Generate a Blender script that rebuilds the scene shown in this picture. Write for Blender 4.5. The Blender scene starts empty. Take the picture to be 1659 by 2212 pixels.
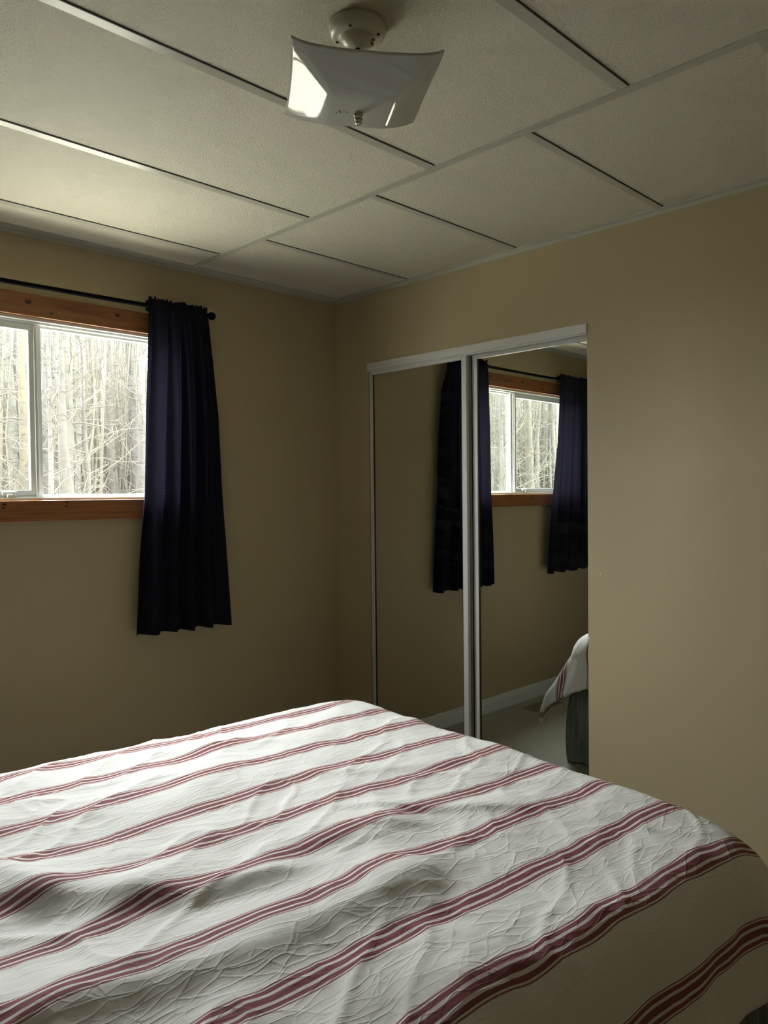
import bpy, bmesh, math, random
import numpy as np
from mathutils import Matrix, Vector

PI = math.pi
SC = bpy.context.scene
COL = SC.collection
random.seed(7)
EYE = 1.40            # camera height above the floor
CEIL = 2.40
XB = 2.648            # plane of the closet wall
YA = 3.0              # plane of the window wall

# ------------------------------------------------------------------ camera
cam_d = bpy.data.cameras.new('camera')
cam = bpy.data.objects.new('camera', cam_d)
COL.objects.link(cam)
R3 = Matrix(((0.7081486945530228, 0.023765051827918538, -0.705663268644802),
             (-0.7059851463249246, 0.008959763258737045, -0.7081699625167127),
             (-0.01050712003474082, 0.9996774204481983, 0.02312261824733126)))
cam.matrix_world = Matrix.Translation((0, 0, EYE)) @ R3.to_4x4()
cam_d.sensor_fit = 'VERTICAL'
cam_d.sensor_height = 24.0
cam_d.lens = 24.0 * 1662 / 2212
cam_d.clip_start = 0.02
cam_d.clip_end = 300
SC.camera = cam

# ------------------------------------------------------------------ world, exposure
W = bpy.data.worlds.new('overcast'); SC.world = W
W.use_nodes = True
bg = W.node_tree.nodes['Background']
bg.inputs['Color'].default_value = (0.96, 0.985, 1.0, 1)
# overcast dome: about three times brighter overhead than at the horizon
_nt = W.node_tree
_tc = _nt.nodes.new('ShaderNodeTexCoord'); _sp = _nt.nodes.new('ShaderNodeSeparateXYZ'); _nt.links.new(_tc.outputs['Generated'], _sp.inputs[0])
_mr = _nt.nodes.new('ShaderNodeMapRange'); _nt.links.new(_sp.outputs[2], _mr.inputs[0])
_mr.inputs['From Min'].default_value = 0.20; _mr.inputs['From Max'].default_value = 0.42
_mr.inputs['To Min'].default_value = 34.0; _mr.inputs['To Max'].default_value = 50.0
_nt.links.new(_mr.outputs[0], bg.inputs['Strength'])
SC.view_settings.view_transform = 'Standard'
SC.view_settings.look = 'None'
SC.view_settings.gamma = 1
SC.view_settings.use_curve_mapping = False
SC.view_settings.exposure = 0.15
SC.cycles.use_denoising = True
SC.cycles.max_bounces = 14
SC.cycles.diffuse_bounces = 8
SC.cycles.glossy_bounces = 6
SC.cycles.transparent_max_bounces = 12
SC.cycles.sample_clamp_indirect = 8.0

# portal in the window opening: only guides the sky light indoors
pl = bpy.data.lights.new('window_portal', 'AREA')
pl.shape = 'RECTANGLE'; pl.size = 1.26; pl.size_y = 0.68
pl.cycles.is_portal = True
po = bpy.data.objects.new('window_portal', pl); COL.objects.link(po)
po.location = (1.071, YA + 0.12, EYE + 0.335)
po.rotation_euler = (-PI / 2, 0, 0)

# ------------------------------------------------------------------ helpers
def tag(o, label=None, cat=None, group=None, kind=None):
    if label: o['label'] = label
    if cat: o['category'] = cat
    if group: o['group'] = group
    if kind: o['kind'] = kind
    return o

def empty(name, loc, rz=0.0):
    o = bpy.data.objects.new(name, None); COL.objects.link(o)
    o.location = loc; o.rotation_euler = (0, 0, rz)
    o.empty_display_size = 0.1
    return o

def link(name, bm, mat, parent=None, smooth=False, loc=None):
    """mesh given in world (or parent) coordinates; origin moved to the base centre for top-level meshes"""
    me = bpy.data.meshes.new(name)
    bm.to_mesh(me); bm.free()
    o = bpy.data.objects.new(name, me); COL.objects.link(o)
    for m in (mat if isinstance(mat, (list, tuple)) else [mat]): me.materials.append(m)
    if smooth:
        for p in me.polygons: p.use_smooth = True
    if parent is not None: o.parent = parent
    elif loc is not None:
        me.transform(Matrix.Translation(-Vector(loc))); o.location = loc
    return o

def BM(): return bmesh.new()

def box(bm, x0, x1, y0, y1, z0, z1, bev=0.0, mat=0):
    r = bmesh.ops.create_cube(bm, size=1)
    vs = r['verts']
    for v in vs:
        v.co = Vector(((x0 + x1) / 2 + v.co.x * (x1 - x0), (y0 + y1) / 2 + v.co.y * (y1 - y0), (z0 + z1) / 2 + v.co.z * (z1 - z0)))
    fs = set(f for v in vs for f in v.link_faces)
    for f in fs: f.material_index = mat
    if bev > 0:
        es = list(set(e for v in vs for e in v.link_edges))
        bmesh.ops.bevel(bm, geom=es, offset=bev, segments=2, affect='EDGES', profile=0.6)
    return bm

def tube(bm, pts, rads, n=8, cap=True, mat=0):
    rings = []
    pts = [Vector(p) for p in pts]
    up = None
    for i, p in enumerate(pts):
        t = (pts[min(i + 1, len(pts) - 1)] - pts[max(i - 1, 0)])
        if t.length < 1e-9: t = Vector((0, 0, 1))
        t.normalize()
        if up is None:
            up = Vector((0, 0, 1)) if abs(t.z) < 0.9 else Vector((1, 0, 0))
        a = t.cross(up); a.normalize(); b = a.cross(t); b.normalize(); up = b
        r = rads[i] if isinstance(rads, (list, tuple)) else rads
        rings.append([bm.verts.new(p + (a * math.cos(2 * PI * k / n) + b * math.sin(2 * PI * k / n)) * r) for k in range(n)])
    for i in range(len(rings) - 1):
        for k in range(n):
            f = bm.faces.new((rings[i][k], rings[i][(k + 1) % n], rings[i + 1][(k + 1) % n], rings[i + 1][k])); f.material_index = mat
    if cap:
        for rg in (rings[0][::-1], rings[-1]):
            f = bm.faces.new(rg); f.material_index = mat
    return bm

def lathe(bm, prof, c, axis='Z', n=40, mat=0):
    """prof: list of (r, h)"""
    rings = []
    c = Vector(c)
    for r, h in prof:
        ring = []
        for k in range(n):
            a = 2 * PI * k / n
            u, v = r * math.cos(a), r * math.sin(a)
            q = Vector((u, v, h)) if axis == 'Z' else Vector((h, u, v))
            ring.append(bm.verts.new(c + q))
        rings.append(ring)
    for i in range(len(rings) - 1):
        for k in range(n):
            f = bm.faces.new((rings[i][k], rings[i][(k + 1) % n], rings[i + 1][(k + 1) % n], rings[i + 1][k])); f.material_index = mat
    for rg in (rings[0][::-1], rings[-1]):
        f = bm.faces.new(rg); f.material_index = mat
    bmesh.ops.recalc_face_normals(bm, faces=bm.faces)
    return bm

def grid_mesh(name, V, nu, nv, mat, parent=None, uv=None, closed=False):
    """V: (nu*nv,3) array, index i*nv+j"""
    I, J = np.meshgrid(np.arange(nu - 1), np.arange(nv - 1), indexing='ij')
    a = (I * nv + J).ravel(); b = ((I + 1) * nv + J).ravel(); c = ((I + 1) * nv + J + 1).ravel(); d = (I * nv + J + 1).ravel()
    F = np.stack([a, b, c, d], 1)
    me = bpy.data.meshes.new(name)
    me.from_pydata(V.tolist(), [], F.tolist())
    if uv is not None:
        l = me.uv_layers.new(name='UVMap')
        idx = np.zeros(len(me.loops), dtype=np.int32); me.loops.foreach_get('vertex_index', idx)
        l.data.foreach_set('uv', uv[idx].astype(np.float32).ravel())
    me.polygons.foreach_set('use_smooth', [True] * len(me.polygons))
    me.materials.append(mat); me.update()
    o = bpy.data.objects.new(name, me); COL.objects.link(o)
    if parent is not None: o.parent = parent
    return o

# ------------------------------------------------------------------ material helpers
def newmat(name):
    m = bpy.data.materials.new(name); m.use_nodes = True
    nt = m.node_tree; nt.nodes.clear()
    out = nt.nodes.new('ShaderNodeOutputMaterial')
    return m, nt, out

def N(nt, t, **kw):
    n = nt.nodes.new(t)
    for k, v in kw.items(): setattr(n, k, v)
    return n

def math_n(nt, op, a, b=None, c=None):
    n = nt.nodes.new('ShaderNodeMath'); n.operation = op
    for i, v in enumerate((a, b, c)):
        if v is None: continue
        if hasattr(v, 'links') or isinstance(v, bpy.types.NodeSocket): nt.links.new(v, n.inputs[i])
        else: n.inputs[i].default_value = v
    return n.outputs[0]

def mixc(nt, fac, a, b, blend='MIX'):
    n = nt.nodes.new('ShaderNodeMix'); n.data_type = 'RGBA'; n.blend_type = blend
    for s, v in ((n.inputs[0], fac), (n.inputs[6], a), (n.inputs[7], b)):
        if isinstance(v, bpy.types.NodeSocket): nt.links.new(v, s)
        elif isinstance(v, tuple): s.default_value = (*v[:3], 1)
        else: s.default_value = v
    return n.outputs[2]

def ramp(nt, fac, stops, interp='LINEAR'):
    n = nt.nodes.new('ShaderNodeValToRGB'); n.color_ramp.interpolation = interp
    cr = n.color_ramp
    while len(cr.elements) < len(stops): cr.elements.new(0.5)
    for e, (p, c) in zip(cr.elements, stops):
        e.position = p; e.color = (*c, 1) if len(c) == 3 else c
    nt.links.new(fac, n.inputs[0])
    return n.outputs[0]

def princ(nt, out, color, rough, bump=None, spec=0.5, **kw):
    p = nt.nodes.new('ShaderNodeBsdfPrincipled')
    if isinstance(color, bpy.types.NodeSocket): nt.links.new(color, p.inputs['Base Color'])
    else: p.inputs['Base Color'].default_value = (*color, 1)
    if isinstance(rough, bpy.types.NodeSocket): nt.links.new(rough, p.inputs['Roughness'])
    else: p.inputs['Roughness'].default_value = rough
    p.inputs['Specular IOR Level'].default_value = spec
    for k, v in kw.items(): p.inputs[k.replace('_', ' ')].default_value = v
    if bump is not None: nt.links.new(bump, p.inputs['Normal'])
    nt.links.new(p.outputs[0], out.inputs[0])
    return p

def bumpn(nt, h, strength, dist=0.01, normal=None):
    b = nt.nodes.new('ShaderNodeBump'); b.inputs['Strength'].default_value = strength
    b.inputs['Distance'].default_value = dist
    nt.links.new(h, b.inputs['Height'])
    if normal is not None: nt.links.new(normal, b.inputs['Normal'])
    return b.outputs[0]

def coords(nt, kind='Object', scale=None, rot=None):
    tc = nt.nodes.new('ShaderNodeTexCoord'); s = tc.outputs[kind]
    if scale is not None or rot is not None:
        mp = nt.nodes.new('ShaderNodeMapping'); nt.links.new(s, mp.inputs[0])
        if scale is not None: mp.inputs['Scale'].default_value = scale
        if rot is not None: mp.inputs['Rotation'].default_value = rot
        s = mp.outputs[0]
    return s

def noise(nt, vec, scale, detail=3, rough=0.5, dist=0.0):
    n = nt.nodes.new('ShaderNodeTexNoise'); n.inputs['Scale'].default_value = scale
    n.inputs['Detail'].default_value = detail; n.inputs['Roughness'].default_value = rough
    n.inputs['Distortion'].default_value = dist
    nt.links.new(vec, n.inputs['Vector'])
    return n.outputs[0]

def simple(name, color, rough, spec=0.5, bump_scale=None, bump_str=0.1, bump_dist=0.002, var=0.0, **kw):
    m, nt, out = newmat(name)
    c = coords(nt)
    col = color
    if var > 0:
        f = noise(nt, c, 6, 4)
        col = mixc(nt, f, tuple(x * (1 - var) for x in color), tuple(min(1, x * (1 + var)) for x in color))
    b = None
    if bump_scale: b = bumpn(nt, noise(nt, c, bump_scale, 3), bump_str, bump_dist)
    princ(nt, out, col, rough, b, spec, **kw)
    return m

# ------------------------------------------------------------------ materials
def wall_material():
    m, nt, out = newmat('tan_wall_paint')
    c = coords(nt)
    f = noise(nt, c, 1.3, 3)
    col = mixc(nt, f, (0.395, 0.322, 0.190), (0.42, 0.342, 0.204))
    n1 = noise(nt, c, 260, 2); n2 = noise(nt, c, 45, 2)
    h = math_n(nt, 'ADD', n1, math_n(nt, 'MULTIPLY', n2, 0.6))
    princ(nt, out, col, 0.55, bumpn(nt, h, 0.18, 0.0012), 0.35)
    return m
M_wall = wall_material()

def ceiling_material():
    m, nt, out = newmat('stippled_ceiling_panel')
    c = coords(nt)
    f = noise(nt, c, 2.0, 3)
    col = mixc(nt, f, (0.68, 0.655, 0.545), (0.72, 0.69, 0.58))
    n1 = noise(nt, coords(nt, scale=(1, 1.6, 1)), 150, 3, 0.6, 0.4)
    h = ramp(nt, n1, [(0.38, (0, 0, 0)), (0.62, (1, 1, 1))])
    princ(nt, out, col, 0.6, bumpn(nt, h, 0.7, 0.0035), 0.4)
    return m
M_ceil = ceiling_material()
M_strip = simple('glossy_white_strip', (0.44, 0.44, 0.375), 0.30, 0.5, 30, 0.03)
M_gap = simple('dark_gap', (0.03, 0.028, 0.022), 0.8)
M_trimw = simple('white_trim_paint', (0.68, 0.68, 0.65), 0.35, 0.5, 60, 0.05)
M_vinyl = simple('white_vinyl', (0.78, 0.80, 0.77), 0.3, 0.5, 80, 0.03)
M_track = simple('satin_white_metal', (0.60, 0.60, 0.57), 0.32, 0.5, 90, 0.03)
M_black = simple('black_gasket', (0.006, 0.006, 0.006), 0.6)
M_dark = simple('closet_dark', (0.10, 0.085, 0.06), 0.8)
M_rod = simple('black_rod', (0.006, 0.006, 0.007), 0.7, 0.05, 120, 0.03)
M_mat = simple('mattress_ticking', (0.70, 0.69, 0.66), 0.8, 0.2, 200, 0.2)
M_ext = simple('exterior_siding', (0.30, 0.30, 0.28), 0.8)

def floor_material():
    m, nt, out = newmat('beige_sheet_floor')
    c = coords(nt)
    f = noise(nt, c, 9, 4, 0.6)
    col = mixc(nt, f, (0.29, 0.27, 0.215), (0.36, 0.335, 0.27))
    h = noise(nt, c, 180, 3)
    princ(nt, out, col, 0.5, bumpn(nt, h, 0.2, 0.002), 0.4)
    return m
M_floor = floor_material()

def mirror_material():
    m, nt, out = newmat('mirror_glass')
    c = coords(nt)
    # faint dusty wipe marks in bands
    n1 = noise(nt, coords(nt, scale=(1, 3.0, 12), rot=(0.35, 0, 0)), 2.2, 4, 0.6, 0.6)
    dust = ramp(nt, n1, [(0.52, (0, 0, 0)), (0.78, (1, 1, 1))])
    fac = math_n(nt, 'MULTIPLY', dust, 0.012)
    g = N(nt, 'ShaderNodeBsdfGlossy'); g.inputs['Color'].default_value = (0.80, 0.835, 0.79, 1); g.inputs['Roughness'].default_value = 0.0
    d = N(nt, 'ShaderNodeBsdfDiffuse'); d.inputs['Color'].default_value = (0.75, 0.78, 0.8, 1)
    mx = N(nt, 'ShaderNodeMixShader'); nt.links.new(fac, mx.inputs[0]); nt.links.new(g.outputs[0], mx.inputs[1]); nt.links.new(d.outputs[0], mx.inputs[2])
    nt.links.new(mx.outputs[0], out.inputs[0])
    return m
M_mirror = mirror_material()

def window_glass():
    m, nt, out = newmat('window_glass')
    t = N(nt, 'ShaderNodeBsdfTransparent'); t.inputs['Color'].default_value = (0.97, 0.98, 0.97, 1)
    g = N(nt, 'ShaderNodeBsdfGlossy'); g.inputs['Roughness'].default_value = 0.0
    ge = N(nt, 'ShaderNodeNewGeometry'); dt = N(nt, 'ShaderNodeVectorMath', operation='DOT_PRODUCT')
    nt.links.new(ge.outputs['Normal'], dt.inputs[0]); nt.links.new(ge.outputs['Incoming'], dt.inputs[1])
    k = math_n(nt, 'SUBTRACT', 1.0, math_n(nt, 'ABSOLUTE', dt.outputs['Value']))       # Schlick reflectance, same on both faces
    fr = math_n(nt, 'ADD', math_n(nt, 'MULTIPLY', math_n(nt, 'POWER', k, 5.0), 0.96), 0.035)
    mx = N(nt, 'ShaderNodeMixShader'); nt.links.new(fr, mx.inputs[0]); nt.links.new(t.outputs[0], mx.inputs[1]); nt.links.new(g.outputs[0], mx.inputs[2])
    nt.links.new(mx.outputs[0], out.inputs[0])
    return m
M_glass = window_glass()

def wood_material(knots, name):
    """pine board, grain along X; knots: list of (x, z) in object space"""
    m, nt, out = newmat(name)
    c = coords(nt)
    sep = N(nt, 'ShaderNodeSeparateXYZ'); nt.links.new(c, sep.inputs[0])
    warp = None
    kmask = None
    for kx, kz, kr in knots:
        dx = math_n(nt, 'MULTIPLY', math_n(nt, 'SUBTRACT', sep.outputs[0], kx), 0.62)
        dz = math_n(nt, 'SUBTRACT', sep.outputs[2], kz)
        d2 = math_n(nt, 'ADD', math_n(nt, 'MULTIPLY', dx, dx), math_n(nt, 'MULTIPLY', dz, dz))
        e = math_n(nt, 'POWER', 2.718, math_n(nt, 'MULTIPLY', d2, -1.0 / (2 * (kr * 0.62) ** 2)))
        e2 = math_n(nt, 'POWER', 2.718, math_n(nt, 'MULTIPLY', d2, -1.0 / (2 * (kr * 2.2) ** 2)))
        kmask = e if kmask is None else math_n(nt, 'MAXIMUM', kmask, e)
        sg = math_n(nt, 'MULTIPLY', e2, math_n(nt, 'MULTIPLY', math_n(nt, 'SIGN', dz), 0.008))
        warp = sg if warp is None else math_n(nt, 'ADD', warp, sg)
    zz = math_n(nt, 'SUBTRACT', sep.outputs[2], warp)
    cb = N(nt, 'ShaderNodeCombineXYZ')
    nt.links.new(math_n(nt, 'MULTIPLY', sep.outputs[0], 0.05), cb.inputs[0])
    nt.links.new(math_n(nt, 'MULTIPLY', sep.outputs[1], 0.3), cb.inputs[1]); nt.links.new(zz, cb.inputs[2])
    g = noise(nt, cb.outputs[0], 75, 3, 0.6, 0.3)
    g2 = noise(nt, cb.outputs[0], 300, 2)
    col = ramp(nt, g, [(0.3, (0.21, 0.074, 0.023)), (0.5, (0.30, 0.118, 0.038)), (0.7, (0.36, 0.155, 0.053))])
    col = mixc(nt, math_n(nt, 'MULTIPLY', g2, 0.25), col, (0.20, 0.07, 0.022))
    km = ramp(nt, kmask, [(0.25, (0, 0, 0)), (0.6, (1, 1, 1))])
    col = mixc(nt, km, col, (0.045, 0.014, 0.006))
    princ(nt, out, col, 0.32, bumpn(nt, g, 0.08, 0.001), 0.5)
    return m

def curtain_material():
    m, nt, out = newmat('navy_woven_curtain')
    c = coords(nt, 'UV')
    sep = N(nt, 'ShaderNodeSeparateXYZ'); nt.links.new(c, sep.inputs[0])
    # loose weave: thin rows and columns where more daylight comes through
    wx = math_n(nt, 'ABSOLUTE', math_n(nt, 'SINE', math_n(nt, 'MULTIPLY', sep.outputs[0], 620)))
    wz = math_n(nt, 'ABSOLUTE', math_n(nt, 'SINE', math_n(nt, 'MULTIPLY', sep.outputs[1], 420)))
    slub = noise(nt, coords(nt, 'UV', scale=(60, 260, 1)), 1.0, 3, 0.7)
    w = math_n(nt, 'MULTIPLY', math_n(nt, 'POWER', math_n(nt, 'MULTIPLY', wx, wz), 2.0), math_n(nt, 'ADD', slub, 0.2))
    tcol = mixc(nt, w, (0.0006, 0.00055, 0.0015), (0.0055, 0.0048, 0.007))
    d = N(nt, 'ShaderNodeBsdfPrincipled'); d.inputs['Base Color'].default_value = (0.0045, 0.005, 0.010, 1)
    d.inputs['Roughness'].default_value = 0.85; d.inputs['Specular IOR Level'].default_value = 0.15
    nt.links.new(bumpn(nt, w, 0.25, 0.001), d.inputs['Normal'])
    t = N(nt, 'ShaderNodeBsdfTranslucent'); nt.links.new(tcol, t.inputs['Color'])
    ad = N(nt, 'ShaderNodeAddShader'); nt.links.new(d.outputs[0], ad.inputs[0]); nt.links.new(t.outputs[0], ad.inputs[1])
    nt.links.new(ad.outputs[0], out.inputs[0])
    return m
M_curtain = curtain_material()

def duvet_material():
    m, nt, out = newmat('striped_cotton_duvet')
    c = coords(nt, 'UV')
    sep = N(nt, 'ShaderNodeSeparateXYZ'); nt.links.new(c, sep.inputs[0])
    t = sep.outputs[1]                                         # one stripe band at every whole number
    fr = math_n(nt, 'SUBTRACT', math_n(nt, 'FRACT', math_n(nt, 'ADD', t, 100.5)), 0.5)
    ax = math_n(nt, 'DIVIDE', math_n(nt, 'ABSOLUTE', fr), 0.158)
    s = ramp(nt, math_n(nt, 'MULTIPLY', ax, 0.5),
             [(0.0, (0.205, 0.046, 0.048)), (0.115, (0.72, 0.67, 0.65)), (0.225, (0.215, 0.050, 0.052)), (0.375, (0.74, 0.71, 0.68)),
              (0.425, (0.27, 0.09, 0.09)), (0.475, (0.75, 0.745, 0.72))], 'CONSTANT')
    # thread mottling
    mot = noise(nt, coords(nt, 'UV', scale=(500, 60, 1)), 1.0, 2)
    s = mixc(nt, math_n(nt, 'MULTIPLY', mot, 0.12), s, (0.80, 0.78, 0.75))
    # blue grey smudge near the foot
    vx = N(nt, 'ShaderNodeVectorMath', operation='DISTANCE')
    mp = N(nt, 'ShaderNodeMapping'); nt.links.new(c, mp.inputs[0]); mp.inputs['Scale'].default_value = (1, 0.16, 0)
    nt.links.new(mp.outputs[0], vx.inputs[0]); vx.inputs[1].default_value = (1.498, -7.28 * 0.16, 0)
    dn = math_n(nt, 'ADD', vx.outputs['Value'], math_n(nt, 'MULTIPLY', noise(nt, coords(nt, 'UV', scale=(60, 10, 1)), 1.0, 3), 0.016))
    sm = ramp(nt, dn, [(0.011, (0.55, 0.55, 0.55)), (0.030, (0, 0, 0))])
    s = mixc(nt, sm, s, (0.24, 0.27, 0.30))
    # creases: soft crumple + sharp thin fold lines
    oc = coords(nt, 'UV', scale=(1, 0.175, 1))
    wn = N(nt, 'ShaderNodeTexNoise'); wn.inputs['Scale'].default_value = 5.0; wn.inputs['Detail'].default_value = 3; nt.links.new(oc, wn.inputs['Vector'])
    wc = mixc(nt, 0.06, oc, wn.outputs['Color'], 'ADD')
    def crease(scale, width, rot, squash, seed):
        mp = N(nt, 'ShaderNodeMapping'); nt.links.new(wc, mp.inputs[0]); mp.inputs['Rotation'].default_value = (0, 0, rot)
        mp.inputs['Scale'].default_value = (1, squash, 1); mp.inputs['Location'].default_value = (seed, seed * 0.7, 0)
        v = N(nt, 'ShaderNodeTexVoronoi', feature='DISTANCE_TO_EDGE', voronoi_dimensions='2D'); v.inputs['Scale'].default_value = scale
        nt.links.new(mp.outputs[0], v.inputs['Vector'])
        line = ramp(nt, v.outputs[0], [(0.0, (1, 1, 1)), (width, (0.25, 0.25, 0.25)), (width * 3.0, (0, 0, 0))])
        mk = ramp(nt, noise(nt, mp.outputs[0], scale * 0.6, 2), [(0.38, (0, 0, 0)), (0.58, (1, 1, 1))])
        return math_n(nt, 'MULTIPLY', line, mk)
    c1 = crease(6, 0.030, 0.55, 2.6, 3.1); c2 = crease(10, 0.05, -0.35, 3.0, 7.7); c3 = crease(20, 0.08, 0.8, 2.6, 1.3); c4 = crease(8, 0.04, 1.2, 3.2, 9.3)
    soft = noise(nt, coords(nt, 'UV', scale=(1, 0.175 * 1.6, 1), rot=(0, 0, 0.3)), 16, 4, 0.55, 0.8)
    cr = math_n(nt, 'ADD', math_n(nt, 'ADD', c1, math_n(nt, 'MULTIPLY', c2, 0.8)), math_n(nt, 'ADD', math_n(nt, 'MULTIPLY', c3, 0.55), math_n(nt, 'MULTIPLY', c4, 0.9)))
    crm = math_n(nt, 'ADD', cr, math_n(nt, 'MULTIPLY', soft, 1.6))
    b1 = bumpn(nt, crm, 0.42, 0.0018)
    weave = noise(nt, oc, 420, 2)
    b2 = bumpn(nt, weave, 0.12, 0.0008, b1)
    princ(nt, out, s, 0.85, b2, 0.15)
    return m
M_duvet = duvet_material()

def skirt_material():
    m, nt, out = newmat('grey_green_bed_skirt')
    c = coords(nt, scale=(1, 1, 0.04))
    f = noise(nt, c, 70, 3, 0.6)
    col = ramp(nt, f, [(0.35, (0.12, 0.138, 0.126)), (0.7, (0.25, 0.275, 0.25))])
    princ(nt, out, col, 0.9, bumpn(nt, f, 0.5, 0.003), 0.1)
    return m
M_skirt = skirt_material()

def shade_glass():
    m, nt, out = newmat('frosted_white_glass')
    c = coords(nt)
    f = noise(nt, c, 9, 3, 0.6, 0.8)
    p = N(nt, 'ShaderNodeBsdfPrincipled')
    nt.links.new(mixc(nt, f, (0.57, 0.58, 0.53), (0.68, 0.68, 0.63)), p.inputs['Base Color'])
    p.inputs['Roughness'].default_value = 0.06
    p.inputs['Specular IOR Level'].default_value = 0.6
    t = N(nt, 'ShaderNodeBsdfTranslucent'); t.inputs['Color'].default_value = (0.8, 0.8, 0.76, 1)
    mx = N(nt, 'ShaderNodeMixShader'); mx.inputs[0].default_value = 0.25
    nt.links.new(p.outputs[0], mx.inputs[1]); nt.links.new(t.outputs[0], mx.inputs[2])
    nt.links.new(mx.outputs[0], out.inputs[0])
    return m
M_shade = shade_glass()
M_canopy = simple('cream_enamel', (0.56, 0.54, 0.45), 0.3, 0.5, 80, 0.03)
M_rust = simple('red_brown_smudge', (0.30, 0.13, 0.09), 0.7)
M_nickel = simple('brushed_nickel', (0.62, 0.58, 0.50), 0.25, 0.5, Metallic=1.0)
M_bronze = simple('dark_bronze', (0.05, 0.04, 0.03), 0.45, 0.5, 90, 0.1)
M_vent = simple('brown_register_enamel', (0.22, 0.165, 0.09), 0.5)

def bark_material():
    m, nt, out = newmat('aspen_bark')
    c = coords(nt)
    oi = N(nt, 'ShaderNodeObjectInfo')
    base = ramp(nt, oi.outputs['Random'], [(0.0, (0.033, 0.031, 0.024)), (0.3, (0.036, 0.034, 0.032)), (0.55, (0.037, 0.034, 0.021)), (0.8, (0.030, 0.027, 0.022)), (1.0, (0.037, 0.037, 0.030))])
    n1 = noise(nt, coords(nt, scale=(1, 1, 0.5)), 5, 4, 0.6)
    col = mixc(nt, ramp(nt, n1, [(0.4, (0, 0, 0)), (0.65, (1, 1, 1))]), base, (0.024, 0.022, 0.018))
    n2 = noise(nt, coords(nt, scale=(2, 2, 14)), 2.5, 2)
    col = mixc(nt, ramp(nt, n2, [(0.60, (0, 0, 0)), (0.66, (1, 1, 1))]), col, (0.018, 0.016, 0.014))
    princ(nt, out, col, 0.85, None, 0.15)
    return m
M_bark = bark_material()
M_twig = simple('pale_twigs', (0.040, 0.037, 0.029), 0.8, 0.1)
M_brush = simple('dry_brush', (0.048, 0.044, 0.034), 0.9, 0.1)
M_ground = simple('frosted_dry_grass', (0.26, 0.25, 0.205), 0.95, 0.1, 8, 0.5, 0.05, 0.15)

# ------------------------------------------------------------------ room shell
X0, X1, Y0, Y1 = -2.1, XB, -1.25, YA
WX0, WX1, WZ0, WZ1 = 0.440, 1.702, EYE - 0.010, EYE + 0.681         # window opening
CY0, CY1, CZ1 = 1.545, 2.757, EYE + 0.628                            # closet opening

def structure(name, bm, mat, parent=None, smooth=False):
    o = link(name, bm, mat, parent, smooth)
    if parent is None: o['kind'] = 'structure'
    return o

b = BM(); box(b, X0 - 0.12, XB + 0.9, Y0 - 0.12, Y1 + 0.14, -0.12, 0.0); structure('floor', b, M_floor)
b = BM(); box(b, X0 - 0.12, XB + 0.9, Y0 - 0.12, Y1 + 0.14, CEIL, CEIL + 0.1); structure('ceiling', b, M_ceil)
T = 0.14
b = BM()
box(b, X0 - 0.12, WX0, YA, YA + T, 0, CEIL); box(b, WX1, XB + 0.9, YA, YA + T, 0, CEIL)
box(b, WX0, WX1, YA, YA + T, 0, WZ0); box(b, WX0, WX1, YA, YA + T, WZ1, CEIL)
structure('wall_left', b, M_wall)
TB = 0.11
b = BM()
box(b, XB, XB + TB, CY1, YA, 0, CEIL); box(b, XB, XB + TB, Y0 - 0.12, CY0, 0, CEIL); box(b, XB, XB + TB, CY0, CY1, CZ1, CEIL)
wr = structure('wall_right', b, M_wall)
b = BM()
tube(b, [(XB - 0.0008, 1.4925, EYE - 0.313), (XB + 0.001, 1.4925, EYE - 0.313)], [0.0022, 0.003], 7)
tube(b, [(XB - 0.0008, CY0 - 0.004, EYE - 0.565), (XB + 0.001, CY0 - 0.004, EYE - 0.565)], [0.0022, 0.0035], 6)
link('paint_chip', b, M_trimw, wr)
b = BM(); box(b, X0 - 0.12, X0, Y0 - 0.12, YA, 0, CEIL); structure('wall_back', b, M_wall)
b = BM(); box(b, X0, XB + 0.9, Y0 - 0.12, Y0, 0, CEIL); structure('wall_near', b, M_wall)
# closet inside
b = BM()
box(b, XB + 0.78, XB + 0.9, Y0, YA, 0, CEIL)
box(b, XB + TB, XB + 0.78, 1.20, 1.30, 0, CEIL)
structure('wall_closet', b, M_dark)

# baseboards
def baseboard(name, x0, x1, y0, y1, nx, ny):
    b = BM()
    box(b, x0, x1, y0, y1, 0.0, 0.062)
    cxm = (x0 + x1) / 2
    # stepped profile
    tx = (x1 - x0) * 0.35 if nx else 0; ty = (y1 - y0) * 0.35 if ny else 0
    box(b, x0 + (tx if nx < 0 else 0), x1 - (tx if nx > 0 else 0), y0 + (ty if ny < 0 else 0), y1 - (ty if ny > 0 else 0), 0.062, 0.078)
    tx *= 1.7; ty *= 1.7
    box(b, x0 + (tx if nx < 0 else 0), x1 - (tx if nx > 0 else 0), y0 + (ty if ny < 0 else 0), y1 - (ty if ny > 0 else 0), 0.078, 0.092)
    structure(name, b, M_trimw)
baseboard('baseboard_left', X0, XB, YA - 0.014, YA, 0, -1)
baseboard('baseboard_right', XB - 0.014, XB, Y0, CY0 - 0.002, -1, 0)
baseboard('baseboard_corner', XB - 0.014, XB, CY1 + 0.004, YA - 0.014, -1, 0)
baseboard('baseboard_back', X0, X0 + 0.014, Y0, YA - 0.014, 1, 0)

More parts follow.
